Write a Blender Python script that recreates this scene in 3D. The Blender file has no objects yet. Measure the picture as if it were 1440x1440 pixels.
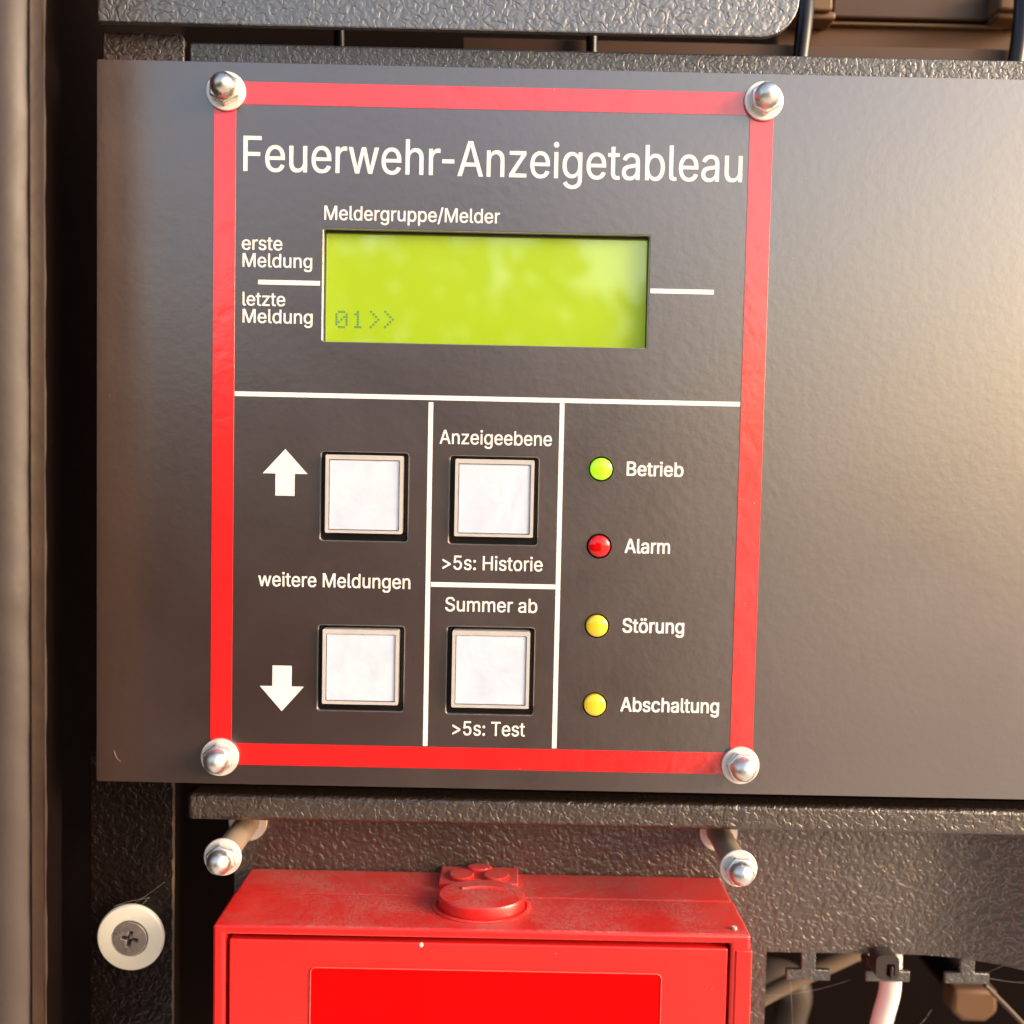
import bpy, bmesh, math, random, os
from mathutils import Vector, Matrix
random.seed(7)
scene = bpy.context.scene
col = scene.collection
R = math.radians
MM = 0.001

# ------------------------------------------------------------------ camera, world, sun, exposure
CAM = Vector((0.0, -251.0, 0.0))                       # millimetres; display panel face is the plane y = 0
ROT = (Matrix.Rotation(R(-0.18), 3, 'Z') @ Matrix.Rotation(R(87.13), 3, 'X') @ Matrix.Rotation(R(1.2), 3, 'Z'))
cd = bpy.data.cameras.new('camera'); cd.sensor_width = 36; cd.lens = 36
cd.clip_start = 0.005; cd.clip_end = 500
cd.dof.use_dof = True; cd.dof.focus_distance = 0.25; cd.dof.aperture_fstop = 9.0
cam = bpy.data.objects.new('camera', cd); col.objects.link(cam)
cam.matrix_world = Matrix.Translation(CAM * MM) @ ROT.to_4x4()
scene.camera = cam

SUN_AZ, SUN_EL = 66.0, 18.0                            # behind the photographer, to the right
world = bpy.data.worlds.new('World'); scene.world = world; world.use_nodes = True
wn = world.node_tree; wn.nodes.clear()
sky = wn.nodes.new('ShaderNodeTexSky'); sky.sky_type = 'NISHITA'; sky.sun_disc = False
sky.sun_elevation = R(SUN_EL); sky.sun_rotation = R(180 - SUN_AZ)
sky.air_density = 1.2; sky.dust_density = 3.0; sky.ozone_density = 1.0
bg = wn.nodes.new('ShaderNodeBackground'); bg.inputs['Strength'].default_value = 0.15
wo = wn.nodes.new('ShaderNodeOutputWorld')
wn.links.new(sky.outputs[0], bg.inputs[0]); wn.links.new(bg.outputs[0], wo.inputs[0])
sd = bpy.data.lights.new('sun', 'SUN'); sd.energy = 0.75; sd.angle = R(20); sd.color = (1.0, 0.96, 0.91)
sun = bpy.data.objects.new('sun', sd); col.objects.link(sun)
to_sun = Vector((math.sin(R(SUN_AZ)) * math.cos(R(SUN_EL)), -math.cos(R(SUN_AZ)) * math.cos(R(SUN_EL)), math.sin(R(SUN_EL))))
sun.rotation_euler = to_sun.to_track_quat('Z', 'Y').to_euler()
sun.location = to_sun * 3
vs = scene.view_settings
vs.view_transform = 'Standard'; vs.look = 'None'; vs.gamma = 1.0; vs.use_curve_mapping = False
vs.exposure = 1.42
vs.use_white_balance = True; vs.white_balance_temperature = 7050; vs.white_balance_tint = 17
scene.cycles.use_denoising = True

# ------------------------------------------------------------------ helpers
def P(px, py, y=0.0):
    """photo pixel (1440 px wide) -> point (x, z) in mm on the plane at depth y"""
    d = ROT @ Vector(((px - 720) / 1440.0, -(py - 720) / 1440.0, -1.0))
    t = (y - CAM.y) / d.y
    q = CAM + d * t
    return (q.x, q.z)

def RECT(x0, y0, x1, y1, y=0.0):
    """edge-mid pixel extents -> x0, x1, z0, z1 (mm) of an upright rectangle at depth y"""
    xm, ym = (x0 + x1) / 2, (y0 + y1) / 2
    return (P(x0, ym, y)[0], P(x1, ym, y)[0], P(xm, y1, y)[1], P(xm, y0, y)[1])

def rrect(x0, x1, z0, z1, r=0.0, n=5):
    if r <= 0: return [(x0, z0), (x1, z0), (x1, z1), (x0, z1)]
    out = []
    for cx, cz, a in ((x1 - r, z0 + r, -90), (x1 - r, z1 - r, 0), (x0 + r, z1 - r, 90), (x0 + r, z0 + r, 180)):
        for i in range(n + 1):
            t = R(a + 90 * i / n); out.append((cx + r * math.cos(t), cz + r * math.sin(t)))
    return out

def circle(cx, cz, r, n=32, rz=None):
    rz = rz or r
    return [(cx + r * math.cos(2 * math.pi * i / n), cz + rz * math.sin(2 * math.pi * i / n)) for i in range(n)]

def thing(name, label, cat, loc=(0, 0, 0), group=None):
    o = bpy.data.objects.new(name, None); col.objects.link(o)
    o.empty_display_size = 0.01; o.location = Vector(loc) * MM
    o['label'] = label; o['category'] = cat
    if group: o['group'] = group
    return o

def world_loc(o):
    v = Vector((0, 0, 0))
    while o is not None:
        v = v + o.location; o = o.parent
    return v

def link(name, me, mat, parent=None, label=None, at=None):
    """a mesh given in millimetres of the panel frame; object origin at `at`"""
    o = bpy.data.objects.new(name, me); col.objects.link(o)
    if mat is not None and not me.materials: me.materials.append(mat)
    base = Vector(at) * MM if at is not None else Vector((0, 0, 0))
    if parent is not None:
        o.parent = parent; o.location = base - world_loc(parent)
    else:
        o.location = base
    if label: o['label'] = label
    return o

def tag(o, label=None, cat=None, group=None, kind=None):
    if label: o['label'] = label
    if cat: o['category'] = cat
    if group: o['group'] = group
    if kind: o['kind'] = kind
    return o

def finish(bm, name, smooth=True, angle=35):
    bmesh.ops.recalc_face_normals(bm, faces=bm.faces)
    for v in bm.verts: v.co *= MM
    me = bpy.data.meshes.new(name); bm.to_mesh(me); bm.free()
    if smooth:
        for p in me.polygons: p.use_smooth = True
        try: me.set_sharp_from_angle(angle=R(angle))
        except Exception: pass
    return me

def bevel_mod(o, w, seg=2, angle=40):
    m = o.modifiers.new('bevel', 'BEVEL'); m.width = w * MM; m.segments = seg
    m.limit_method = 'ANGLE'; m.angle_limit = R(angle); m.use_clamp_overlap = True
    m.harden_normals = False
    return o

def prism_bm(outer, y0, y1, holes=(), bm=None):
    bm = bm or bmesh.new()
    edges = []
    for loop in [outer] + list(holes):
        vs_ = [bm.verts.new((x, y0, z)) for x, z in loop]
        for i in range(len(vs_)): edges.append(bm.edges.new((vs_[i], vs_[(i + 1) % len(vs_)])))
    if holes:
        g = bmesh.ops.triangle_fill(bm, use_beauty=True, use_dissolve=False, edges=edges)
        faces = [f for f in g['geom'] if isinstance(f, bmesh.types.BMFace)]
    else:
        faces = [bm.faces.new([e.verts[0] for e in edges])]
    ex = bmesh.ops.extrude_face_region(bm, geom=faces)
    for v in ex['geom']:
        if isinstance(v, bmesh.types.BMVert): v.co.y = y1
    return bm

def prism(name, outer, y0, y1, mat, parent=None, holes=(), bev=0.0, seg=2, label=None):
    o = link(name, finish(prism_bm(outer, y0, y1, holes), name), mat, parent, label)
    if bev: bevel_mod(o, bev, seg)
    return o

def box_bm(x0, x1, y0, y1, z0, z1, bm=None):
    return prism_bm([(x0, z0), (x1, z0), (x1, z1), (x0, z1)], y0, y1, bm=bm)

def box(name, x0, x1, y0, y1, z0, z1, mat, parent=None, bev=0.0, seg=2, label=None):
    o = link(name, finish(box_bm(x0, x1, y0, y1, z0, z1), name), mat, parent, label)
    if bev: bevel_mod(o, bev, seg)
    return o

def lathe_bm(profile, n=40, bm=None, axis='Y', c=(0, 0, 0)):
    """profile: list of (radius, position along axis); axis Y (towards/away) or Z (up)"""
    bm = bm or bmesh.new(); rings = []
    for r, h in profile:
        ring = []
        if r < 1e-6:
            p = (c[0], c[1] + h, c[2]) if axis == 'Y' else (c[0], c[1], c[2] + h)
            ring = [bm.verts.new(p)]
        else:
            for i in range(n):
                a = 2 * math.pi * i / n
                if axis == 'Y': p = (c[0] + r * math.cos(a), c[1] + h, c[2] + r * math.sin(a))
                else: p = (c[0] + r * math.cos(a), c[1] + r * math.sin(a), c[2] + h)
                ring.append(bm.verts.new(p))
        rings.append(ring)
    for a, b in zip(rings, rings[1:]):
        if len(a) == 1 and len(b) == 1: continue
        for i in range(n):
            j = (i + 1) % n
            if len(a) == 1: bm.faces.new((a[0], b[i], b[j]))
            elif len(b) == 1: bm.faces.new((a[i], a[j], b[0]))
            else: bm.faces.new((a[i], a[j], b[j], b[i]))
    return bm

def tube(name, pts, r, mat, parent=None, res=10, cyclic=False, label=None):
    cu = bpy.data.curves.new(name, 'CURVE'); cu.dimensions = '3D'
    cu.bevel_depth = r * MM; cu.bevel_resolution = res // 2; cu.use_fill_caps = True; cu.resolution_u = 8
    sp = cu.splines.new('BEZIER'); sp.bezier_points.add(len(pts) - 1)
    for bp, p in zip(sp.bezier_points, pts):
        bp.co = Vector(p) * MM; bp.handle_left_type = bp.handle_right_type = 'AUTO'
    sp.use_cyclic_u = cyclic
    tmp = bpy.data.objects.new('tmp', cu); col.objects.link(tmp)
    dg = bpy.context.evaluated_depsgraph_get()
    me = bpy.data.meshes.new_from_object(tmp.evaluated_get(dg))
    bpy.data.objects.remove(tmp); bpy.data.curves.remove(cu)
    for p in me.polygons: p.use_smooth = True
    me.name = name
    me.materials.clear()
    return link(name, me, mat, parent, label)

# ------------------------------------------------------------------ materials
class NT:
    def __init__(s, name):
        s.m = bpy.data.materials.new(name); s.m.use_nodes = True
        s.t = s.m.node_tree; s.b = s.t.nodes['Principled BSDF']
        s.tc = s.t.nodes.new('ShaderNodeTexCoord')
    def n(s, typ, **kw):
        nd = s.t.nodes.new(typ)
        for k, v in kw.items(): setattr(nd, k, v)
        return nd
    def l(s, a, b): s.t.links.new(a, b)
    def set(s, **kw):
        for k, v in kw.items(): s.b.inputs[k.replace('_', ' ')].default_value = v
    def noise(s, scale, detail=2, rough=0.5, dist=0.0, vec=None):
        nd = s.n('ShaderNodeTexNoise'); nd.inputs['Scale'].default_value = scale
        nd.inputs['Detail'].default_value = detail; nd.inputs['Roughness'].default_value = rough
        nd.inputs['Distortion'].default_value = dist
        s.l(vec or s.tc.outputs['Object'], nd.inputs['Vector']); return nd
    def voro(s, scale, feature='F1', vec=None, **kw):
        nd = s.n('ShaderNodeTexVoronoi', feature=feature); nd.inputs['Scale'].default_value = scale
        for k, v in kw.items(): nd.inputs[k].default_value = v
        s.l(vec or s.tc.outputs['Object'], nd.inputs['Vector']); return nd
    def ramp(s, src, stops):
        r = s.n('ShaderNodeValToRGB'); e = r.color_ramp.elements
        while len(e) < len(stops): e.new(0.5)
        for el, (p, c) in zip(e, stops):
            el.position = p; el.color = c if len(c) == 4 else (*c, 1)
        s.l(src, r.inputs[0]); return r
    def mrange(s, src, a, b, c, d):
        r = s.n('ShaderNodeMapRange'); 
        for i, v in zip((1, 2, 3, 4), (a, b, c, d)): r.inputs[i].default_value = v
        s.l(src, r.inputs[0]); return r.outputs[0]
    def math(s, op, a, b):
        r = s.n('ShaderNodeMath', operation=op)
        for i, v in enumerate((a, b)):
            if isinstance(v, (int, float)): r.inputs[i].default_value = v
            else: s.l(v, r.inputs[i])
        return r.outputs[0]
    def mix(s, fac, a, b):
        r = s.n('ShaderNodeMix', data_type='RGBA')
        for i, v in ((0, fac), (6, a), (7, b)):
            if isinstance(v, (int, float)): r.inputs[i].default_value = v
            elif isinstance(v, tuple): r.inputs[i].default_value = v if len(v) == 4 else (*v, 1)
            else: s.l(v, r.inputs[i])
        return r.outputs[2]
    def bump(s, h, dist, strength=1.0, normal=None):
        b = s.n('ShaderNodeBump'); b.inputs['Strength'].default_value = strength
        b.inputs['Distance'].default_value = dist
        s.l(h, b.inputs['Height'])
        if normal: s.l(normal, b.inputs['Normal'])
        s.l(b.outputs[0], s.b.inputs['Normal']); return b.outputs[0]

def add_specks(m, base, speck, density=260, thr=0.05, amount=0.7):
    """sparse dust grains on a colour"""
    v = m.voro(density, Randomness=1.0)
    sel = m.noise(density * 0.37, 1)
    d = m.math('LESS_THAN', v.outputs['Distance'], thr)
    k = m.math('GREATER_THAN', sel.outputs[0], 0.56)
    f = m.math('MULTIPLY', m.math('MULTIPLY', d, k), amount)
    return m.mix(f, base, speck)

def mat_panel():
    m = NT('satin_black_panel')
    n = m.noise(35, 4, 0.6)
    base = m.ramp(n.outputs[0], [(0.3, (0.029, 0.010, 0.007)), (0.75, (0.037, 0.014, 0.010))]).outputs[0]
    base = add_specks(m, base, (0.22, 0.18, 0.15), 210, 0.035, 0.55)
    m.l(base, m.b.inputs['Base Color'])
    sm = m.noise(22, 5, 0.65, 0.6)
    m.l(m.mrange(sm.outputs[0], 0.3, 0.75, 0.27, 0.34), m.b.inputs['Roughness'])
    m.set(IOR=2.9)
    peel = m.noise(430, 2, 0.55)
    fine = m.noise(2600, 1, 0.5)
    h = m.math('ADD', m.math('MULTIPLY', peel.outputs[0], 1.0), m.math('MULTIPLY', fine.outputs[0], 0.16))
    m.bump(h, 0.00012, 0.35)
    return m.m

def mat_texture(name, base=(0.018, 0.015, 0.013), scale=600, dist=0.00023, rough=0.45, strength=1.0, ior=2.1):
    """wrinkle-structure powder coat"""
    m = NT(name)
    n1 = m.noise(scale * 0.85, 1, 0.5, 0.3)
    rid = m.math('ABSOLUTE', m.math('SUBTRACT', n1.outputs[0], 0.47), 0)
    n2 = m.noise(scale * 1.05, 1, 0.45)
    h = m.math('ADD', m.mrange(rid, 0.0, 0.12, 0.0, 0.45), m.math('MULTIPLY', n2.outputs[0], 1.3))
    m.bump(h, dist, strength)
    big = m.noise(40, 4, 0.6)
    c = m.mix(big.outputs[0], tuple(x * 0.8 for x in base), tuple(x * 1.3 for x in base))
    c = add_specks(m, c, (0.25, 0.2, 0.16), 300, 0.05, 0.4)
    m.l(c, m.b.inputs['Base Color'])
    m.set(Roughness=rough, IOR=ior)
    return m.m

def mat_plain(name, color, rough=0.5, metallic=0.0, bump=None, vary=0.12, coat=0.0, ior=1.5, vs_=60):
    m = NT(name)
    n = m.noise(vs_, 4, 0.6)
    c = m.mix(n.outputs[0], tuple(x * (1 - vary) for x in color), tuple(min(1, x * (1 + vary)) for x in color))
    m.l(c, m.b.inputs['Base Color'])
    m.l(m.mrange(n.outputs[0], 0.3, 0.7, rough * 0.88, min(1, rough * 1.15)), m.b.inputs['Roughness'])
    m.set(Metallic=metallic, IOR=ior, Coat_Weight=coat, Coat_Roughness=0.08)
    if bump:
        b = m.noise(bump[0], 3, 0.55); m.bump(b.outputs[0], bump[1], 1.0)
    return m.m

def mat_red_plastic(name, dusty):
    m = NT(name)
    n = m.noise(70, 4, 0.6)
    c = m.mix(n.outputs[0], (0.62, 0.010, 0.010), (0.74, 0.020, 0.014))
    if dusty:
        # dust settles on faces that look up, patchy
        g = m.n('ShaderNodeNewGeometry'); sx = m.n('ShaderNodeSeparateXYZ'); m.l(g.outputs['Normal'], sx.inputs[0])
        up = m.mrange(sx.outputs['Z'], 0.5, 0.95, 0.0, 1.0)
        pn = m.noise(38, 5, 0.62, 0.5); gr = m.noise(1500, 2, 0.6)
        pat = m.mrange(pn.outputs[0], 0.34, 0.60, 0.05, 1.0)
        gra = m.mrange(gr.outputs[0], 0.32, 0.62, 0.15, 1.0)
        f = m.math('MULTIPLY', m.math('MULTIPLY', up, pat), m.math('MULTIPLY', gra, dusty))
        c = m.mix(f, c, (0.33, 0.17, 0.14))
        m.l(m.mrange(f, 0, 0.5, 0.33, 0.8), m.b.inputs['Roughness'])
    else:
        m.set(Roughness=0.36)
    c = add_specks(m, c, (0.75, 0.55, 0.5), 330, 0.04, 0.6)
    m.l(c, m.b.inputs['Base Color'])
    m.set(IOR=1.65)
    b = m.noise(2200, 2, 0.5); m.bump(b.outputs[0], 0.00004, 0.6)
    return m.m

def mat_red_tape():
    m = NT('red_tape')
    n = m.noise(90, 4, 0.6)
    c = m.mix(n.outputs[0], (0.66, 0.012, 0.014), (0.76, 0.022, 0.022))
    c = add_specks(m, c, (0.8, 0.5, 0.45), 240, 0.035, 0.6)
    m.l(c, m.b.inputs['Base Color'])
    m.set(Roughness=0.20, IOR=2.2)
    b = m.noise(160, 3, 0.55, 0.4); m.bump(b.outputs[0], 0.00016, 0.7)
    return m.m

def mat_metal(name, color, rough, scratch=900):
    m = NT(name)
    n = m.noise(scratch, 3, 0.6, 1.5)
    c = m.mix(n.outputs[0], tuple(x * 0.8 for x in color), color)
    m.l(c, m.b.inputs['Base Color']); m.set(Metallic=1.0)
    m.l(m.mrange(n.outputs[0], 0.3, 0.7, rough * 0.75, rough * 1.3), m.b.inputs['Roughness'])
    m.bump(n.outputs[0], 0.00003, 0.5)
    return m.m

def mat_screen():
    m = NT('green_backlit_screen')
    n = m.noise(18, 3, 0.5)
    c = m.mix(n.outputs[0], (0.27, 0.42, 0.008), (0.33, 0.48, 0.014))
    m.l(c, m.b.inputs['Base Color']); m.l(c, m.b.inputs['Emission Color'])
    m.set(Roughness=0.3, Emission_Strength=0.14, Coat_Weight=1.0, Coat_Roughness=0.03, Coat_IOR=2.0)
    return m.m

def mat_lens(name, color, emit, rough=0.12):
    m = NT(name); m.set(Base_Color=(*color, 1), Roughness=rough, Emission_Color=(*color, 1), Emission_Strength=emit, Coat_Weight=0.6, Coat_Roughness=0.05)
    m.set(Subsurface_Weight=0.0)
    n = m.noise(500, 2); m.bump(n.outputs[0], 0.00003, 0.3)
    return m.m

def mat_insert():
    m = NT('white_button_insert')
    v = m.noise(120, 3, 0.6, 0.8)
    c = m.mix(v.outputs[0], (0.48, 0.58, 0.74), (0.74, 0.80, 0.88))
    m.l(c, m.b.inputs['Base Color'])
    m.set(Roughness=0.35, Coat_Weight=1.0, Coat_Roughness=0.05, Coat_IOR=1.7)
    w = m.noise(140, 2, 0.5, 0.5); m.bump(w.outputs[0], 0.0005, 0.5)
    return m.m

def mat_clear():
    m = NT('clear_button_frame')
    n = m.noise(400, 2)
    c = m.mix(n.outputs[0], (0.62, 0.58, 0.55), (0.78, 0.74, 0.71))
    m.l(c, m.b.inputs['Base Color']); m.set(Roughness=0.12, Transmission_Weight=0.25, IOR=1.49, Coat_Weight=0.5)
    return m.m

PANEL = mat_panel()
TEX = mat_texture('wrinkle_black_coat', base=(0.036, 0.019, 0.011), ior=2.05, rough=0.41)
TEXF = mat_texture('wrinkle_black_coat_fine', scale=760, dist=0.00016)
PRINT = mat_plain('white_print', (0.83, 0.81, 0.77), 0.5, vary=0.04)
TAPE = mat_red_tape()
STEEL = mat_metal('bright_steel', (0.80, 0.76, 0.68), 0.30)
ZINC = mat_metal('dull_zinc', (0.92, 0.90, 0.85), 0.38)
WASH = mat_plain('plated_washer', (0.78, 0.74, 0.70), 0.42, metallic=0.45, vary=0.06)
SCREWM = mat_metal('screw_steel', (0.72, 0.64, 0.59), 0.5)
STUD = mat_plain('dull_stud', (0.42, 0.32, 0.24), 0.5, metallic=0.4, bump=(1500, 0.00005))
RECESS_SHADE = mat_plain('recess_shade_steel', (0.05, 0.03, 0.025), 0.4, metallic=0.5)  # dark tone paints in the shade at the bottom of the screw cross
NYLON = mat_plain('ivory_nylon', (0.86, 0.82, 0.68), 0.42, vary=0.05)
BLACKP = mat_plain('black_plastic', (0.008, 0.006, 0.006), 0.3)
TIEP = mat_plain('dark_tie_plastic', (0.035, 0.026, 0.022), 0.32)
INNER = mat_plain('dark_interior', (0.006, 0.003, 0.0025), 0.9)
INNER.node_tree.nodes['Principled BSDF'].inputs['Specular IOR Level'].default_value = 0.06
SEALM = mat_plain('grey_rubber_seal', (0.045, 0.033, 0.028), 0.5, bump=(300, 0.0001))
EDGEB = mat_plain('brown_edge_metal', (0.035, 0.017, 0.009), 0.35, metallic=0.3, bump=(120, 0.0003), vary=0.4)
CABLEW = mat_plain('white_cable_sheath', (0.80, 0.78, 0.70), 0.4, vary=0.04)
BROWN = mat_plain('brown_case_plastic', (0.095, 0.038, 0.012), 0.65, vary=0.2)
TAN = mat_plain('tan_clip_plastic', (0.16, 0.085, 0.035), 0.5)
BRASS = mat_plain('brass_fitting_metal', (0.15, 0.075, 0.035), 0.5, metallic=0.3)
HOSE = mat_plain('beige_hose', (0.16, 0.11, 0.07), 0.5)
REDB = mat_red_plastic('red_plastic_dusty', 0.6)
REDF = mat_red_plastic('red_plastic', 0.0)
RIM = mat_plain('red_rim_highlight', (0.75, 0.09, 0.07), 0.35)  # paler red paints the highlight along the label rim
REDL = mat_plain('red_label_film', (0.80, 0.003, 0.003), 0.5, vary=0.04)
REDL.node_tree.nodes['Principled BSDF'].inputs['Specular IOR Level'].default_value = 0.05
SCREEN = mat_screen()
LCDINK = mat_plain('lcd_ink', (0.09, 0.24, 0.10), 0.5)
INSERT = mat_insert(); CLEAR = mat_clear()
DUSTM = mat_plain('dust', (0.6, 0.52, 0.45), 0.9)
GROUND = mat_plain('pale_paving', (0.70, 0.58, 0.47), 0.9, vs_=3)

# ------------------------------------------------------------------ setting: ground outside the cabinet
g = bmesh.new(); bmesh.ops.create_grid(g, x_segments=1, y_segments=1, size=200000)
for v in g.verts: v.co.z = -1300
tag(link('ground', finish(g, 'ground', False), GROUND), kind='structure')

# unseen leafy trees behind the camera, crowns shaped for panel and display reflections
rnd = random.Random(3)
verts, faces = [], []
for i in range(30000):
    low = i >= 15000                                     # added near hedge, darkens the panel's lower reflection by hiding the ground
    az = R(rnd.uniform(-80, 11)); dist = rnd.uniform(2600, 5000) if low else rnd.uniform(5200, 7600)
    top = (1750 if R(-13) < az < R(-1.5) else 1000 if az > R(-1.5) else 620) + 130 * math.sin(az * 9) + 260 * math.sin(az * 23 + 1) + 150 * math.sin(az * 51)
    z = -1300 + (top + 1300) * rnd.random() ** 0.8
    if low: z = -1300 + 1150 * rnd.random()
    c = Vector((dist * math.sin(az), -dist * math.cos(az), z))
    u = Vector((rnd.gauss(0, 1), rnd.gauss(0, 1), rnd.gauss(0, 1))).normalized()
    w = u.cross(Vector((rnd.gauss(0, 1), rnd.gauss(0, 1), rnd.gauss(0, 1)))).normalized()
    L, B = rnd.uniform(60, 130), rnd.uniform(35, 70)
    k = len(verts)
    verts += [(c - u * L) * MM, (c + w * B) * MM, (c + u * L) * MM, (c - w * B) * MM]; faces.append((k, k + 1, k + 2, k + 3))
me = bpy.data.meshes.new('foliage'); me.from_pydata(verts, [], faces)
tag(link('foliage', me, mat_plain('leaf_green', (0.05, 0.048, 0.018), 0.5, vary=0.4, vs_=2)), 'unseen leafy green trees and added hedge mirrored in the panel and display window', 'foliage', kind='stuff')

# ------------------------------------------------------------------ cabinet: side wall, seal, back wall
cab = thing('cabinet', 'dark cabinet shell with grey rubber door seal down its side', 'cabinet', (-122, 60, -150))
FY = -33.0
xs0, _ = P(-60, 720, FY); xs1, _ = P(38, 720, FY); xe, _ = P(62, 720, FY + 2)
ZB, ZT = -190, 190
prof = []
n = 14                                                   # rounded seal section in x, y
bm = bmesh.new()
E_ = lambda px, y: (P(px, 720, y)[0], y)
sec = [(xs0 - 12, FY + 22), (xs0 - 6, FY + 9)]
for i in range(n + 1):
    a = R(180 - 180 * i / n)
    sec.append(((xs0 + xs1) / 2 + (xs1 - xs0) / 2 * math.cos(a), FY + 9 - 9 * math.sin(a) ** 0.8))
sec += [E_(28, FY + 22)]
def extrude_z(sec, z0, z1, nz=1):
    bm = bmesh.new(); rows = []
    for k in range(nz + 1):
        z = z0 + (z1 - z0) * k / nz
        rows.append([bm.verts.new((x, y, z)) for x, y in sec])
    m = len(sec)
    for a, b in zip(rows, rows[1:]):
        for i in range(m): bm.faces.new((a[i], a[(i + 1) % m], b[(i + 1) % m], b[i]))
    bm.faces.new(rows[0]); bm.faces.new(rows[-1])
    return bm
bm = extrude_z(sec, ZB, ZT, 90)
zk = P(20, 830, -25)[1]
for v in bm.verts:                                       # butt joint swelling and small unevenness
    v.co.x += 0.12 * math.sin(v.co.z * 0.21) + 0.08 * math.sin(v.co.z * 0.53 + 1)
    if v.co.y < FY + 7: v.co.y -= 1.0 * math.exp(-((v.co.z - zk) / 2.2) ** 2)
link('door_seal', finish(bm, 'door_seal'), SEALM, cab)
sec = [E_(41.5, FY + 14), E_(40.5, FY + 4), E_(44, FY + 3), E_(52, FY + 3.6), E_(60, FY + 4), E_(62.5, FY + 4.8), E_(56, FY + 14)]
link('edge_strip', finish(extrude_z(sec, ZB, ZT), 'edge_strip'), EDGEB, cab)
box('side_wall', xs0 - 14, -122, 12.2, 130, -260, 260, INNER, cab)
box('side_lining', xs0 - 14, -115, FY + 23, 12, ZB, ZT, INNER, cab)
box('edge_return', xs0 - 4, E_(40, FY + 14)[0], FY + 14.2, FY + 22.8, ZB, ZT, INNER, cab)
box('back_wall', -200, 300, 130.2, 133, -330, 330, INNER, cab)

# ------------------------------------------------------------------ mounting frame (wrinkle coated sheet steel)
YB = 25.0
frm = thing('mounting_frame', 'wrinkle coated black steel mounting frame behind the lettered panel', 'frame', (0, YB, -130))
# left upright
ux0 = P(128, 1300, 20)[0]; ux1 = P(245, 1300, 20)[0]
TEX_SHADE = mat_texture('wrinkle_black_coat_shaded', base=(0.010, 0.005, 0.004), ior=1.4, rough=0.36)  # same paint as the frame, darkened to put the upright's shade into its colour
o = prism('upright', [(ux0, ZB), (ux1, ZB), (ux1, P(245, 1090, 20)[1] + 6), (ux0, P(245, 1090, 20)[1] + 6)], 20, 20.5, TEX_SHADE, frm, bev=0.1, seg=1)
# worn bright edge of the upright
ub = bmesh.new()
pts = []
N = 70
za, zb = ZB, P(245, 1080, 20)[1]
for i in range(N + 1):
    z = za + (zb - za) * i / N
    w = 0.20 + 0.14 * math.sin(i * 1.7) + 0.22 * random.random()
    pts.append((z, w))
row0 = [ub.verts.new((ux1 - 0.25 - w, 19.93, z)) for z, w in pts]
row1 = [ub.verts.new((ux1 + 0.04, 19.96, z)) for z, w in pts]
for i in range(N): ub.faces.new((row0[i], row0[i + 1], row1[i + 1], row1[i]))
link('worn_edge', finish(ub, 'worn_edge'), mat_plain('worn_edge_coat', (0.16, 0.11, 0.07), 0.45), frm)

# back plate with bent right flank and cable cut-out
zt = P(700, 1080, YB)[1]; zbk = P(1210, 1341, YB)[1]
xl = P(330, 1200, YB)[0]; xr = P(1285, 1250, YB)[0]; xs = P(1076, 1400, YB)[0]
outer = [(xl, zt), (xl, ZB), (xs, ZB), (xs, zbk), (xr, zbk), (xr, zt)]
o = prism('back_plate', outer[::-1], YB, YB + 1.6, TEX, frm)
# flank: curved sheet leaving the plate to the right and rear
bm = bmesh.new(); rows = []
for i in range(13):
    a = R(72 * min(1, i / 8)); 
    rows.append(None)
rad = 52.0
curve = [(xr + rad * math.sin(R(32 * i / 8)), YB - rad * (1 - math.cos(R(32 * i / 8)))) for i in range(9)]
lx, ly = curve[-1]
curve.append((lx + 5 * math.cos(R(32)), ly - 5 * math.sin(R(32))))
ztf = P(850, 1165, 7.0)[1] - 0.3
t_ = 1.6
sec = curve + [(x - 0.2, y + t_) for x, y in reversed(curve)]
bm = bmesh.new()
a_ = [bm.verts.new((x, y, zbk)) for x, y in sec]; b_ = [bm.verts.new((x, y, ztf)) for x, y in sec]
m_ = len(sec)
for i in range(m_): bm.faces.new((a_[i], a_[(i + 1) % m_], b_[(i + 1) % m_], b_[i]))
link('flank', finish(bm, 'flank', angle=60), TEX, frm)

# tie tabs: T shaped tongues
def tie_tab(px, yend, wcross=62, stem=20):
    y0, y1 = YB + 0.05, YB + 1.55
    xa = P(px - stem / 2, 1360, YB)[0]; xb = P(px + stem / 2, 1360, YB)[0]
    ca = P(px - wcross / 2, 1370, YB)[0]; cb = P(px + wcross / 2, 1370, YB)[0]
    zc1 = P(px, yend - 15, YB)[1]; zc0 = P(px, yend, YB)[1]
    pts = [(xa, zbk + 0.2), (xa, zc1), (ca, zc1), (ca, zc0), (cb, zc0), (cb, zc1), (xb, zc1), (xb, zbk + 0.2)]
    prism('tie_tab', pts, y0, y1, TEXF, frm, bev=0.25)
tie_tab(1137, 1379); tie_tab(1249, 1381); tie_tab(1361, 1384)

# folded lip under the panel
YL = 7.0
x0 = P(263, 1135, YL)[0]; zl1 = P(850, 1128, YL)[1]; zl0 = P(850, 1165, YL)[1]
o = link('lower_lip', finish(box_bm(x0, 190, YL, YL + 22, zl0, zl1), 'lower_lip'), TEX, frm)
bevel_mod(o, 1.3, 4)
# strip above the panel
x0 = P(266, 75, 4)[0]; zt1 = P(850, 72, 4)[1]; zt0 = P(850, 130, 4)[1]
o = box('upper_lip', x0, 190, 4, 9, zt0, zt1, TEXF, frm, bev=0.5, seg=3)
box('upper_lip_core', x0 + .3, 190, 9.2, 22, zt0, zt1 - 0.9, BROWN, frm)
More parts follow.
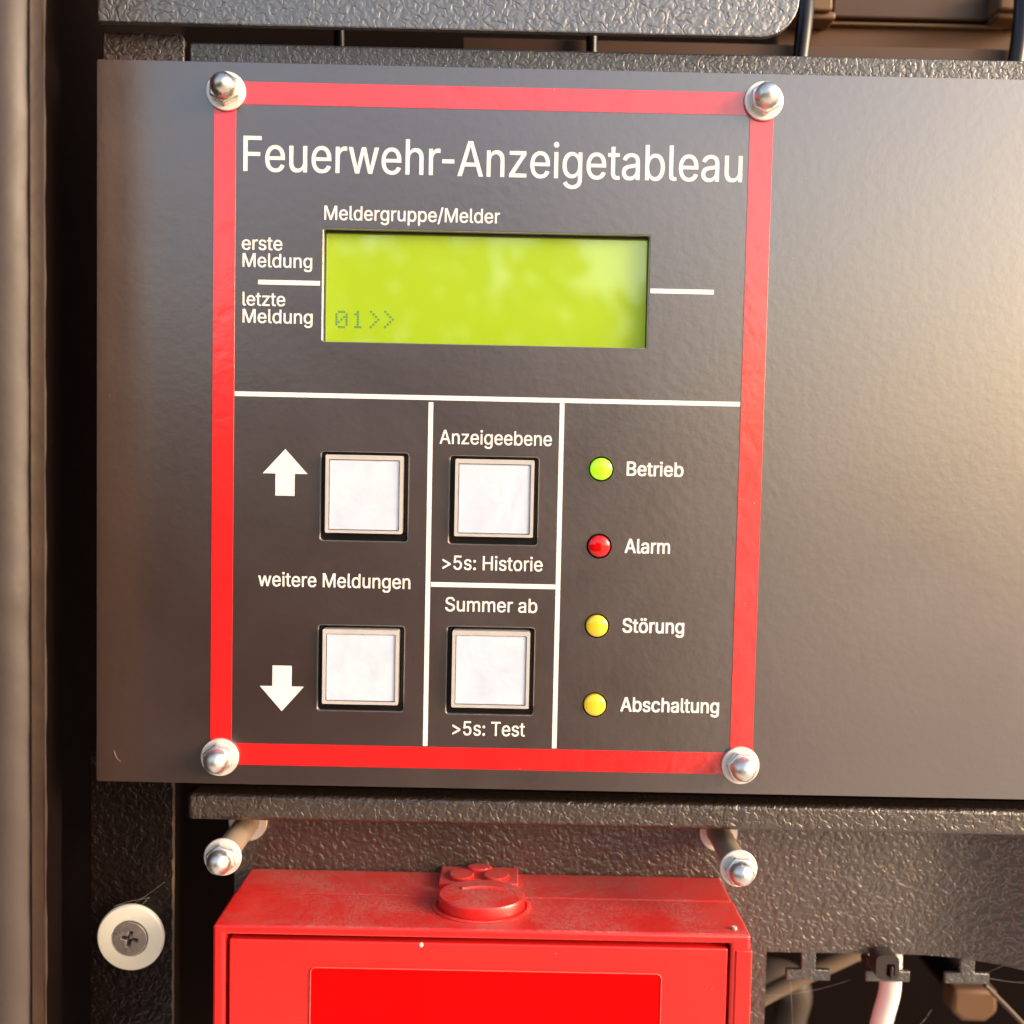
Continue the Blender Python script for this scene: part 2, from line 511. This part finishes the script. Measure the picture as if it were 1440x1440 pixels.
# tab left of it
a, b, c, d = RECT(143, 45, 260, 110, 5)
prism('corner_tab', [(a, c), (b, c)] + [(b - 2.2 + 2.2 * math.cos(R(t)), d - 2.2 + 2.2 * math.sin(R(t))) for t in range(0, 91, 15)] + [(a, d)], 5, 7, TEX, frm, bev=0.6, seg=3)
# inner column joining lips and plate (hidden behind the panel)
box('rear_web', P(268, 600, 12)[0], 188, 14, 16, zl0 + 1, zt0 - 1, INNER, frm)

# ------------------------------------------------------------------ upper cover plate with rounded corner
a = P(138, 20, 0)[0]; zlow = P(600, 42, 0)[1]; xr_ = P(1124, 0, 0)[0]
rad = 9.0
pts = [(a, zlow)] + [(xr_ - rad + rad * math.sin(R(t)), zlow + rad - rad * math.cos(R(t))) for t in range(0, 91, 9)] + [(xr_, zlow + 60), (a, zlow + 60)]
o = prism('cover_plate', pts, -0.5, 1.5, mat_texture('wrinkle_grey_coat', base=(0.030, 0.026, 0.025), scale=560, dist=0.00018, rough=0.42, ior=2.9), bev=0.3)
tag(o, 'wrinkle coated grey metal plate with one rounded corner above the lettered panel', 'plate')

# ------------------------------------------------------------------ equipment behind the gap at the top right
case = thing('brown_case', 'brown plastic equipment case with ledge seen through the gap above the panel', 'case', (90, 60, 95))
YC = 55.0
a, b, c, d = RECT(1090, -60, 1560, 160, YC)
box('case_body', a, b, YC, YC + 40, c, d, BROWN, case, bev=1)
a, b, c, d = RECT(1172, -60, 1402, 27, YC - 3)
box('raised_cover', a, b, YC - 3, YC - 0.1, c, d, mat_plain('brown_cover_plastic', (0.060, 0.024, 0.008), 0.55), case, bev=0.7, seg=3)
a, b, c, d = RECT(1160, 32, 1412, 37, YC - 2)
box('ledge', a, b, YC - 2, YC - 0.1, c, d, TAN, case, bev=0.4)
for px in (1146, 1432):
    a, b, c, d = RECT(px - 26, -30, px + 26, 14, YC - 10)
    cl = box('clip', a, b, YC - 10, YC - 0.1, c, d, TAN, case, bev=0.8, seg=3)
    a, b, c, d = RECT(px - 30, 15, px + 30, 26, YC - 8)
    box('clip_foot', a, b, YC - 8, YC - 0.2, c, d, TAN, cl, bev=0.8, seg=3)
a, b, c, d = RECT(650, 66, 1560, 86, YC - 12)
box('rail', a, b, YC - 14, YC - 0.1, c, d, mat_plain('brown_rail', (0.075, 0.034, 0.016), 0.6), case, bev=0.5)
for i, (px, lab) in enumerate(((478, 'thin dark cable in the gap above the title word Feuerwehr'), (832, 'thin dark cable in the gap above the title word Anzeigetableau'),
                               (1124, 'dark cable beside the rounded corner of the grey plate'), (1428, 'dark cable hanging from the tan clip farthest from the plate'))):
    top = P(px + (12 if px > 1000 else 0), -30, 40); bot = P(px, 95, 38)
    tag(tube('cable', [(top[0], 40.5, top[1]), ((top[0] + bot[0]) / 2, 38, (top[1] + bot[1]) / 2), (bot[0], 38, bot[1])], 2.3 if px > 1000 else 1.6, BLACKP), lab, 'cable', 'dark cables behind the top gap')

# ------------------------------------------------------------------ display panel
pan = thing('indicator_panel', 'black fire brigade indicator panel with red border, green display and white lettering', 'control panel', (0, 2, -98))
px0 = P(136, 600)[0]; pz1 = P(720, 96)[1]; pz0 = P(720, 1110)[1]
lcd = RECT(453, 325, 913, 486)
lcd_hole = rrect(*lcd, 0.7, 4)
btn_px = {'up': (450, 635, 575, 762), 'level': (631, 641, 758, 767), 'down': (446, 879, 569, 1001), 'mute': (627, 881, 752, 1006)}
btn_r = {k: RECT(*v) for k, v in btn_px.items()}
led_px = [(845.5, 659.5), (842.5, 768), (839.5, 880), (836.5, 991)]
led_c = [P(*p) for p in led_px]
holes = [lcd_hole] + [rrect(*r, 0.9, 4) for r in btn_r.values()] + [circle(x, z, 3.12, 28) for x, z in led_c]
o = prism('plate', rrect(px0, 190, pz0, pz1, 0.5, 3), 0, 2.0, PANEL, pan, holes=holes, bev=0.4, seg=3)
# bare punched metal edges of the openings
CUT = mat_metal('bare_cut_edge', (0.55, 0.51, 0.48), 0.45)
for r, rad in [(lcd, 0.7)] + [(q, 0.9) for q in btn_r.values()]:
    a, b, c, d = r
    prism('cut_edge', rrect(a + .005, b - .005, c + .005, d - .005, rad, 4), 0.12, 1.9, CUT, pan, holes=[rrect(a + .2, b - .2, c + .2, d - .2, rad - .15, 4)], bev=0.08)
# folded rear flange giving the plate depth at its free edges
box('side_flange', px0 + 0.1, px0 + 1.6, 2.05, 7, pz0 + 2, pz1 - 3, PANEL, pan, bev=0.2)

# red border strips
def strip(x0, y0, x1, y1, dy):
    a, b, c, d = RECT(x0, y0, x1, y1)
    prism('border_strip', [(a, c), (b, c), (b, d), (a, d)], -dy, -0.005, TAPE, pan, bev=0.03)
strip(318, 122.5, 1074, 154.5, 0.10); strip(310, 1051.5, 1041, 1082, 0.10)
strip(298.5, 129, 329, 1064, 0.16); strip(1040.5, 143, 1073, 1076, 0.16)
# fine darker key line along the strips' inner edge is the tape's own edge (bevelled thickness)

def pline(x0, y0, x1, y1):
    a, b, c, d = RECT(x0, y0, x1, y1)
    prism('printed_line', [(a, c), (b, c), (b, d), (a, d)], -0.05, -0.004, PRINT, pan)
T = 3.3
pline(363, 397.5 - T, 450, 397.5 + T); pline(914.5, 410 - T, 1004, 410 + T)
zline = 561
pline(330, zline - T, 1041, zline + T)
pline(602 - T, 565.5, 602 + T, 1049); pline(785 - T, 567, 785 + T, 1052.5)
pline(606, 823.5 - T, 781, 823.5 + T)

def arrow(cx, ytip, yhead, yend, wh, ws):
    q = [P(cx, ytip), P(cx - wh, yhead), P(cx - ws, yhead), P(cx - ws, yend), P(cx + ws, yend), P(cx + ws, yhead), P(cx + wh, yhead)]
    x = P(cx, (ytip + yend) / 2)[0]; s = (P(cx + wh, yhead)[0] - P(cx - wh, yhead)[0]) / (2 * wh)
    zt_, zh, ze = P(cx, ytip)[1], P(cx, yhead)[1], P(cx, yend)[1]
    pts = [(x, zt_), (x - wh * s, zh), (x - ws * s, zh), (x - ws * s, ze), (x + ws * s, ze), (x + ws * s, zh), (x + wh * s, zh)]
    prism('printed_arrow', pts, -0.05, -0.004, PRINT, pan)
arrow(401, 631.5, 666, 697, 31.5, 13.5)
arrow(396.5, 1000, 965, 936, 31, 13.5)

# lettering
def load_font():
    try:
        p = os.path.join(bpy.utils.resource_path('LOCAL'), 'datafiles', 'fonts', 'Inter.woff2')
        return bpy.data.fonts.load(p)
    except Exception:
        return None
FONT = load_font()
def text_mesh(s, dx=0.0, dz=0.0):
    """outlines -> filled front faces by winding number (glyph contours may overlap); dx, dz embolden"""
    cu = bpy.data.curves.new('txt', 'FONT'); cu.body = s; cu.size = 1.0; cu.fill_mode = 'NONE'; cu.resolution_u = 4
    if FONT: cu.font = FONT
    tmp = bpy.data.objects.new('tmp', cu); col.objects.link(tmp)
    dg = bpy.context.evaluated_depsgraph_get()
    me = bpy.data.meshes.new_from_object(tmp.evaluated_get(dg))
    bpy.data.objects.remove(tmp); bpy.data.curves.remove(cu)
    co = [(v.co.x, v.co.y) for v in me.vertices]
    nxt = [None] * len(co); adj = {}
    for e in me.edges:
        i, j = e.vertices; adj.setdefault(i, []).append(j); adj.setdefault(j, []).append(i)
    bpy.data.meshes.remove(me)
    loops, seen = [], set()
    for i in range(len(co)):
        if i in seen: continue
        lp = [i]; seen.add(i); cur = i
        while True:
            c = [j for j in adj.get(cur, ()) if j not in seen]
            if not c: break
            cur = min(c, key=lambda j: (abs(j - cur), -j)); lp.append(cur); seen.add(cur)
        if len(lp) > 2: loops.append([co[k] for k in lp])
    # group the loops into letters by horizontal overlap
    loops.sort(key=lambda l: min(p[0] for p in l))
    groups = []
    for l in loops:
        lo, hi = min(p[0] for p in l), max(p[0] for p in l)
        if groups and lo < groups[-1][1] - 1e-4: groups[-1][0].append(l); groups[-1][1] = max(groups[-1][1], hi)
        else: groups.append([[l], hi])
    from mathutils.geometry import delaunay_2d_cdt
    V, F = [], []
    shifts = [(-dx, -dz), (dx, -dz), (dx, dz), (-dx, dz)] if dx or dz else [(0, 0)]
    for ls, _ in groups:
        cs = [[(x + a, y + b) for x, y in l] for l in ls for a, b in shifts]
        vv, ee = [], []
        for l in cs:
            k = len(vv); vv += [Vector(p) for p in l]; ee += [(k + i, k + (i + 1) % len(l)) for i in range(len(l))]
        r = delaunay_2d_cdt(vv, ee, [], 0, 1e-6)
        base = len(V); V += [(p.x, p.y) for p in r[0]]
        for f in r[2]:
            cx = sum(r[0][i].x for i in f) / 3; cy = sum(r[0][i].y for i in f) / 3
            w = 0
            for l in cs:
                for (x0, y0), (x1, y1) in zip(l, l[1:] + l[:1]):
                    if (y0 <= cy) != (y1 <= cy) and x0 + (cy - y0) / (y1 - y0) * (x1 - x0) > cx:
                        w += 1 if y1 > y0 else -1
            if w: F.append([base + i for i in f])
    return V, F
CAPH = max(p[1] for p in text_mesh('H')[0])
def lettering(s, xl, xr, ybase, cap, bold=(0.008, 0.004)):
    V, F = text_mesh(s, *bold)
    used = sorted({i for f in F for i in f})
    lo = min(V[i][0] for i in used); hi = max(V[i][0] for i in used)
    A = P(xl, ybase)[0]; B = P(xr, ybase)[0]; z = P((xl + xr) / 2, ybase)[1]
    sx = (B - A) / (hi - lo); sz = cap * (P(720, ybase)[1] - P(720, ybase + 10)[1]) / 10 / CAPH
    bm = bmesh.new()
    vm = {i: bm.verts.new((A + (V[i][0] - lo) * sx, -0.05, z + V[i][1] * sz)) for i in used}
    fs = []
    for f in F:
        try: fs.append(bm.faces.new([vm[i] for i in f]))
        except ValueError: pass
    ex = bmesh.ops.extrude_face_region(bm, geom=fs)
    for v in ex['geom']:
        if isinstance(v, bmesh.types.BMVert): v.co.y = -0.004
    return link('lettering', finish(bm, 'lettering', False), PRINT, pan)
lettering('Feuerwehr', 342, 619, 243.5, 49.5, (0.005, 0.0)); lettering('-', 621.5, 638.5, 248, 49.5, (0.005, 0.0))
lettering('Anzeigetableau', 643, 1043.5, 252, 49.5, (0.005, 0.0))
lettering('Meldergruppe/Melder', 456, 703, 311.5, 19.6)
lettering('erste', 340, 397, 351.5, 19); lettering('Meldung', 341, 439, 376, 19)
lettering('letzte', 341, 401, 430, 19); lettering('Meldung', 341, 439.5, 454.5, 19)
lettering('Anzeigeebene', 618, 776, 625.5, 19.5); lettering('>5s: Historie', 622, 763, 802, 19.5)
lettering('weitere Meldungen', 363, 577, 826, 19.5)
lettering('Summer ab', 626, 755.5, 860.5, 19.5); lettering('>5s: Test', 636, 738, 1034.5, 19.5)
lettering('Betrieb', 881, 961, 669.5, 19.5, (0.016, 0.009)); lettering('Alarm', 878, 942, 778, 19.5, (0.016, 0.009))
lettering('St\u00f6rung', 875, 962, 890, 19.5, (0.016, 0.009)); lettering('Abschaltung', 872, 1011, 1001.5, 19.5, (0.016, 0.009))

# green text display
a, b, c, d = lcd
YS = 1.8
disp = link('display', finish(prism_bm(rrect(a - 2, b + 2, c - 2, d + 2, 0.5), 4.2, 6.5), 'display'), BLACKP, pan)
prism('display_frame', rrect(a - 1.5, b + 1.5, c - 1.5, d + 1.5, 0.5), 2.1, 4.1, mat_plain('display_bezel', (0.02, 0.015, 0.01), 0.3), disp,
      holes=[rrect(a + 0.45, b - 0.35, c + 0.25, d - 0.75, 0.3, 3)], bev=0.1)
box('screen', a - 1, b + 1, 3.0, 4.0, c - 1, d + 1, SCREEN, disp)
GL = {'0': ("01110", "10001", "10011", "10101", "11001", "10001", "01110"), '1': ("00100", "01100", "00100", "00100", "00100", "00100", "01110"),
      '>': ("01000", "00100", "00010", "00001", "00010", "00100", "01000")}
DOT = 0.50
for k, ch in enumerate('01>>'):
    X0, Z0 = P((472, 495, 517, 537)[k], 437, 3)
    bm = bmesh.new()
    for r, row in enumerate(GL[ch]):
        for cc, bit in enumerate(row):
            if bit == '1':
                x = X0 + cc * 0.62; z = Z0 - r * 0.62
                prism_bm([(x, z - DOT), (x + DOT, z - DOT), (x + DOT, z), (x, z)], 2.96, 2.995, bm=bm)
    link('display_character', finish(bm, 'display_character', False), LCDINK, disp)

# push buttons
def button(r):
    a, b, c, d = r
    bt = link('push_button', finish(prism_bm(rrect(a - 1, b + 1, c - 1, d + 1, 0.5), 3.2, 12), 'push_button'), BLACKP, pan)
    w = b - a; ia = a + 1.55; ib = b - 1.35; ic = c + 2.2; id_ = d - 0.9
    prism('collar', rrect(a + .25, b - .25, c + .25, d - .25, .6), 0.9, 3.1, BLACKP, bt, holes=[rrect(ia - .35, ib + .35, ic - .35, id_ + .35, .4)], bev=0.15)
    prism('cap_frame', rrect(ia, ib, ic, id_, 0.35), -1.6, 4, CLEAR, bt, holes=[rrect(ia + .8, ib - .8, ic + .7, id_ - 1.1, 0.2)], bev=0.3, seg=3)
    ins = link('cap_insert', finish(prism_bm(rrect(ia + .92, ib - .92, ic + .82, id_ - 1.22, 0.2), -1.25, 3), 'cap_insert'), INSERT, bt)
    bevel_mod(ins, 0.2, 2)
    return bt
for k in btn_r: button(btn_r[k])

# indicator lights
for (x, z), nm, colr, em, lab in zip(led_c, 'gryy', ((0.26, 0.66, 0.015), (0.62, 0.004, 0.004), (0.74, 0.50, 0.03), (0.74, 0.50, 0.03)), (0.45, 0.05, 0.10, 0.14),
                                 ('glowing green indicator light', 'red indicator light', 'yellow indicator light below the red one', 'lowest yellow indicator light')):
    h = lathe_bm([(3.0, 2.5), (3.0, 0.6), (2.72, 0.45), (2.72, 2.5)], 36, c=(x, 0, z))
    il = link('indicator_light', finish(h, 'indicator_light'), mat_plain('dark_led_ring', (0.02, 0.018, 0.008), 0.3), pan, lab)
    pr = [(2.66, 2.6), (2.66, -0.5)] + [(2.66 * math.cos(R(t)), -0.5 - 0.95 * math.sin(R(t))) for t in range(9, 82, 9)] + [(0, -1.45)]
    link('lens', finish(lathe_bm(pr, 36, c=(x, 0, z)), 'lens'), mat_lens('led_' + nm, colr, em), il)

# cap nuts with washers
def nut_meshes():
    w = finish(lathe_bm([(2.2, 0), (4.55, 0), (4.68, -0.15), (4.68, -0.65), (4.55, -0.8), (2.2, -0.8)], 44), 'washer')
    bm = prism_bm(circle(0, 0, 3.85, 6), -0.82, -3.2)
    for v in bm.verts: pass
    hx = finish(bm, 'hex')
    pr = [(2.95, -3.0), (3.0, -3.5), (2.95, -4.0)] + [(2.95 * math.cos(R(t)), -4.0 - 2.75 * math.sin(R(t))) for t in range(8, 84, 8)] + [(0, -6.78)]
    dm = finish(lathe_bm(pr, 40), 'dome')
    return w, hx, dm
WM, HM, DM = nut_meshes()
def cap_nut(parent, at, rot, steel=STEEL, top='cap_nut', tilt=(0, 0)):
    HM_ = HM.copy(); DM_ = DM.copy(); WM_ = WM.copy()
    nut = link(top, HM_, steel, parent, at=at)
    nut.rotation_euler = (tilt[0], rot, tilt[1])
    bevel_mod(nut, 0.35, 2, 30)
    for nm, me in (('dome', DM_), ('washer', WM_)):
        o = bpy.data.objects.new(nm, me); col.objects.link(o); me.materials.append(steel if nm == 'dome' else WASH); o.parent = nut
    return nut
for (px, py), rot, tl, st in (((318.4, 129), R(30), (R(-3), R(2)), STEEL), ((1073.6, 142.9), R(26), (R(-2), R(-1)), ZINC),
                          ((309.8, 1064), R(22), (0, 0), ZINC), ((1040.6, 1075.6), R(8), (0, 0), ZINC)):
    x, z = P(px, py, -0.2)
    cap_nut(pan, (x, -0.2, z), rot, st, tilt=tl)

# ------------------------------------------------------------------ standoff bolts below the panel
def standoff(px, py, rot, label):
    yh = 0.0
    x, z = P(px, py, yh)
    st = thing('standoff_bolt', label, 'bolt', (x, YB, z), 'standoff bolts carrying cap nuts under the panel')
    link('stud', finish(lathe_bm([(0, YB + 3), (3.1, YB + 3), (3.1, yh + .05), (0, yh + .05)], 36, c=(x, 0, z)), 'stud'), STUD, st)
    link('base_washer', finish(lathe_bm([(3.2, YB - .02), (5.2, YB - .02), (5.2, YB - 1.0), (5.05, YB - 1.15), (3.2, YB - 1.15)], 40, c=(x, 0, z)), 'base_washer'), WASH, st)
    cap_nut(st, (x, yh, z), rot, ZINC, top='cap_nut')
standoff(314, 1204, R(20), 'shiny cap nut on a standoff bolt near the white round bumper')
standoff(1038, 1220, R(4), 'shiny cap nut on a standoff bolt on the white cable side of the red box')

# ------------------------------------------------------------------ white bumper with cross-head screw
yb = 12.0
x, z = P(182.5, 1320, yb)
bp = thing('bumper', 'round ivory plastic bumper with cross-head screw on the black upright', 'bumper', (x, 20, z))
link('disc', finish(lathe_bm([(0, 20 - .1), (5.0, 20 - .1), (5.0, yb + 2.2), (8.0, yb + 2.2), (8.75, yb + 1.5), (8.8, yb + .6), (8.45, yb + .12), (7.9, yb), (4.9, yb), (4.75, yb + .3), (4.6, yb + 1.2), (0, yb + 1.2)], 56, c=(x, 0, z)), 'disc'), NYLON, bp)
# screw head with recessed cross
def cross(cx, cz, L, w, a0):
    pts = []
    for k in range(4):
        a = a0 + k * math.pi / 2
        ca, sa = math.cos(a), math.sin(a)
        for u, v in ((w * 1.35, -w * 1.0), (L, -w), (L, w), (w * 1.35, w)):
            pts.append((cx + u * ca - v * sa, cz + u * sa + v * ca))
    return pts
hb = prism_bm(circle(x, z, 4.5, 44), yb - 0.25, yb + 1.15, holes=[cross(x, z, 2.15, 0.52, R(-12))])
o = link('screw', finish(hb, 'screw'), SCREWM, bp); bevel_mod(o, 0.28, 3)
link('recess_floor', finish(lathe_bm([(0, yb + 1.1), (3, yb + 1.1), (3, yb + 1.18), (0, yb + 1.18)], 24, c=(x, 0, z)), 'recess_floor'), RECESS_SHADE, o)
link('recess_cone', finish(lathe_bm([(0.75, yb + 1.1), (0.35, yb + 0.55), (0, yb + .5)], 20, c=(x, 0, z)), 'recess_cone'), STEEL, o)

# ------------------------------------------------------------------ red box
YF = -10.0
xl, zt = P(299, 1309, YF); xr, _ = P(1056, 1330, YF); zt = P(680, 1308, YF)[1]
rb = thing('red_box', 'glossy red plastic box with dusty top and round turn cap under the panel', 'box', (0, 8, ZB))
YM = 9.0
box('rear_housing', xl + .35, xr - .35, YM + .15, YB - .1, ZB, zt - .2, REDB, rb, bev=0.6, seg=3)
# front cover: frame with open front
dl = P(316, 1400, YF)[0]; dr = P(1026, 1400, YF)[0]; dz = P(670, 1321, YF)[1]
bm = prism_bm([(xl, ZB), (xr, ZB), (xr, zt), (xl, zt)], YF, YM, holes=[[(dl, ZB + 5), (dr, ZB + 5), (dr, dz), (dl, dz)]])
o = link('front_cover', finish(bm, 'front_cover'), REDB, rb); bevel_mod(o, 0.75, 3)
# door leaf in the frame
a = P(321.5, 1400, YF + .3)[0]; b = P(1022, 1400, YF + .3)[0]; d = P(670, 1327.5, YF + .3)[1]
door = prism('door_leaf', rrect(a, b, ZB + 6, d, 0.5, 3), YF + .35, YF + 6, REDF, rb, bev=0.4, seg=3)
a2, b2, _, d2 = RECT(435, 1364, 929, 1500, YF + .3)
ring = prism('label_rim', rrect(a2, b2, ZB + 12, d2, 1.4, 6), YF + .05, YF + .6, RIM, door, holes=[rrect(a2 + .28, b2 - .28, ZB + 12.3, d2 - .28, 1.15, 6)], bev=0.1)
prism('label_field', rrect(a2 + .2, b2 - .2, ZB + 12.2, d2 - .2, 1.2, 6), YF + .27, YF + .6, REDL, door)
# hinge strip at the right
a, b, c, d = RECT(1031, 1336, 1055.5, 1500, YF)
box('hinge_strip', a, b, YF - .25, YF + 3, ZB + 1, d, REDF, rb, bev=0.45, seg=3)
# turn cap on top in a shallow ring
kx = P(676, 1290, -4)[0]
def ell(bm, sy, cy):
    for v in bm.verts: v.co.y = cy + (v.co.y - cy) * sy
    return bm
kc = 3.2
bm = ell(lathe_bm([(12.6, -0.3), (12.6, 0.25), (12.3, 0.42), (11.6, 0.42), (11.4, 0.1), (11.4, -0.3)], 56, axis='Z', c=(kx, kc, zt)), 0.80, kc)
link('cap_seat', finish(bm, 'cap_seat'), REDB, rb)
bm = ell(lathe_bm([(0, -0.2), (10.9, -0.2), (11.0, 2.8), (10.7, 3.25), (9.5, 3.35), (0, 3.35)], 56, axis='Z', c=(kx, kc, zt)), 0.80, kc)
kn = link('turn_cap', finish(bm, 'turn_cap'), REDB, rb)
pts = [(kx - 5.2 + i * 1.3, kc + 3.0 + 1.0 * math.sin(math.pi * i / 8) + (-0.5 + i * .06), zt + 3.3) for i in range(9)]
tube('grip_ridge', pts, 0.5, REDB, kn)
# block behind the cap with small bosses
a = P(617, 1235, 14)[0]; b = P(729, 1235, 14)[0]
blk = box('lock_block', a, b, 13.6, 24.7, zt - 2, zt + 1.6, REDB, rb, bev=0.35)
for dx, dy in ((-4.6, 17.3), (4.6, 17.3), (0, 22.4)):
    cx = (a + b) / 2 + dx
    bm = lathe_bm([(3.4, 1.3), (3.4, 2.3), (3.1, 2.6), (2.2, 2.65), (0, 2.6)], 32, axis='Z', c=(cx, dy, zt))
    if dy > 20: bm = ell(bm, 0.65, dy)
    link('boss', finish(bm, 'boss'), REDB, blk)
x, z = P(1037, 1306, YF)
link('moulding_dot', finish(lathe_bm([(0, 0.6), (0.62, 0.6), (0.62, -.0), (0.5, -0.18), (0, -.25)], 16, axis='Z', c=(x, YF + 3.0, zt + .1)), 'moulding_dot'), DUSTM, rb)
x, z = P(592, 1330, YF)
link('paint_speck', finish(lathe_bm([(0, 0.2), (0.62, 0.2), (0.55, -.05), (0.3, -0.2), (0, -.25)], 14, c=(x, YF + .3, z)), 'paint_speck'), DUSTM, door)

# ------------------------------------------------------------------ cable and tie at the cut-out
yc = YB + 4.6
q = [P(px, py, yc) for px, py in ((1254, 1320), (1253, 1365), (1251, 1395), (1243, 1425), (1232, 1470))]
tag(tube('white_cable', [(a, yc, b) for a, b in q], 2.95, CABLEW, res=16), 'thick white cable tied to the middle metal tongue', 'cable')
tie = thing('cable_tie', 'dark plastic cable tie around the white cable', 'cable tie', (P(1249, 1360, YB)[0], YB, P(1249, 1360, YB)[1]))
a, b, c, d = RECT(1231, 1343, 1264, 1377, YB - 5)
hd = prism('head', rrect(a, b, c, d, 1.6, 5), YB - 5.4, YB - 0.4, TIEP, tie, holes=[rrect(a + 2.9, b - 1.2, c + 1.0, d - 2.4, 0.5, 3)], bev=0.45, seg=3)
prism('slot', rrect(a + 2.4, b - .8, c + .6, d - 2.0, .5, 3), YB - 4.2, YB - 1, BLACKP, hd)
box('strap_end', a + 3.9, a + 4.7, YB - 5.9, YB - 3, c + .4, d - 2.9, TIEP, hd, bev=0.2)
mx = (a + b) / 2 + .6; mz = P(1250, 1355, YB)[1]
bm = bmesh.new(); N = 40; A = []; B = []; A2 = []; B2 = []
for i in range(N):
    t = 2 * math.pi * i / N; cx = mx + 4.3 * math.cos(t); cy = YB + 3.6 + 5.6 * math.sin(t)
    cx2 = mx + 3.5 * math.cos(t); cy2 = YB + 3.6 + 4.9 * math.sin(t)
    A.append(bm.verts.new((cx, cy, mz - 1.3))); B.append(bm.verts.new((cx, cy, mz + 1.3)))
    A2.append(bm.verts.new((cx2, cy2, mz - 1.3))); B2.append(bm.verts.new((cx2, cy2, mz + 1.3)))
for i in range(N):
    j = (i + 1) % N
    for f in ((A[i], A[j], B[j], B[i]), (A2[i], B2[i], B2[j], A2[j]), (A[i], A2[i], A2[j], A[j]), (B[i], B[j], B2[j], B2[i])): bm.faces.new(f)
link('strap', finish(bm, 'strap'), TIEP, tie)

# things in the dark behind the cut-out
yh = 62.0
x, z = P(1372, 1408, yh)
gl = thing('hex_fitting', 'blurred brass hexagonal fitting in the dark below the metal tongue', 'fitting', (x, yh, z))
hb = prism_bm([(-7, 3.6), (-7.2, -3.8), (-3.6, -6.8), (3.6, -6.8), (7.2, -3.8), (7, 3.6)], 0, 9)
for v in hb.verts: v.co += Vector((x, yh, z))
o = link('hexagon', finish(hb, 'hexagon'), BRASS, gl); bevel_mod(o, 1.4, 3)
link('thread', finish(lathe_bm([(0, 9), (5, 9), (5, 70), (0, 70)], 28, c=(x, yh, z)), 'thread'), INNER, gl)
pts = [P(px, py, 60) for px, py in ((1040, 1420), (1110, 1382), (1180, 1350), (1290, 1300))]
tag(tube('hose', [(a, 60, b) for a, b in pts], 2.6, HOSE), 'pale beige hose slanting up behind the cut-out', 'hose')
pts = [P(px, py, 82) for px, py in ((1060, 1378), (1090, 1372), (1115, 1385), (1110, 1440), (1120, 1520))]
tag(tube('grey_hose', [(a, 82, b) for a, b in pts], 5.5, mat_plain('grey_hose_rubber', (0.05, 0.034, 0.024), 0.5)), 'thick dull grey hose bending down behind the cut-out', 'hose')
pts = [P(px, py, 40) for px, py in ((1385, 1385), (1412, 1412), (1450, 1452))]
tag(tube('wire', [(a, 40, b) for a, b in pts], 0.7, mat_plain('brown_wire', (0.06, 0.03, 0.015), 0.5)), 'thin brown wire slanting down beside the brass fitting', 'wire')

# cobweb threads
web = bpy.data.curves.new('cobweb', 'CURVE'); web.dimensions = '3D'; web.bevel_depth = 0.022 * MM; web.bevel_resolution = 0
for (p0, p1, y0, y1, sag) in (((140, 1300), (232, 1240), 14, 17, .5), ((160, 1275), (210, 1263), 11, 19, -.4), ((1070, 1400), (1195, 1378), 30, 27, 1.2), ((1112, 1378), (1118, 1470), 26, 33, 2),
                          ((1388, 1368), (1460, 1330), 26, 24, .4), ((1392, 1376), (1470, 1382), 26, 26, .5), ((1285, 1450), (1310, 1420), 30, 33, .5), ((160, 1055), (170, 1070), -.1, -.1, .8), ((200, 1272), (210, 1262), 11.5, 13, .0)):
    sp = web.splines.new('POLY'); sp.points.add(9)
    for i in range(10):
        t = i / 9; y = y0 + (y1 - y0) * t
        x, z = P(p0[0] + (p1[0] - p0[0]) * t, p0[1] + (p1[1] - p0[1]) * t, y)
        sp.points[i].co = (x * MM, y * MM, (z - sag * 4 * t * (1 - t)) * MM, 1)
tmp = bpy.data.objects.new('tmp', web); col.objects.link(tmp)
me = bpy.data.meshes.new_from_object(tmp.evaluated_get(bpy.context.evaluated_depsgraph_get())); bpy.data.objects.remove(tmp)
me.materials.clear()
tag(link('cobweb', me, mat_plain('web_silk', (0.55, 0.48, 0.42), 0.5)), 'fine cobweb threads around the bumper and metal tongues', 'cobweb', kind='stuff')
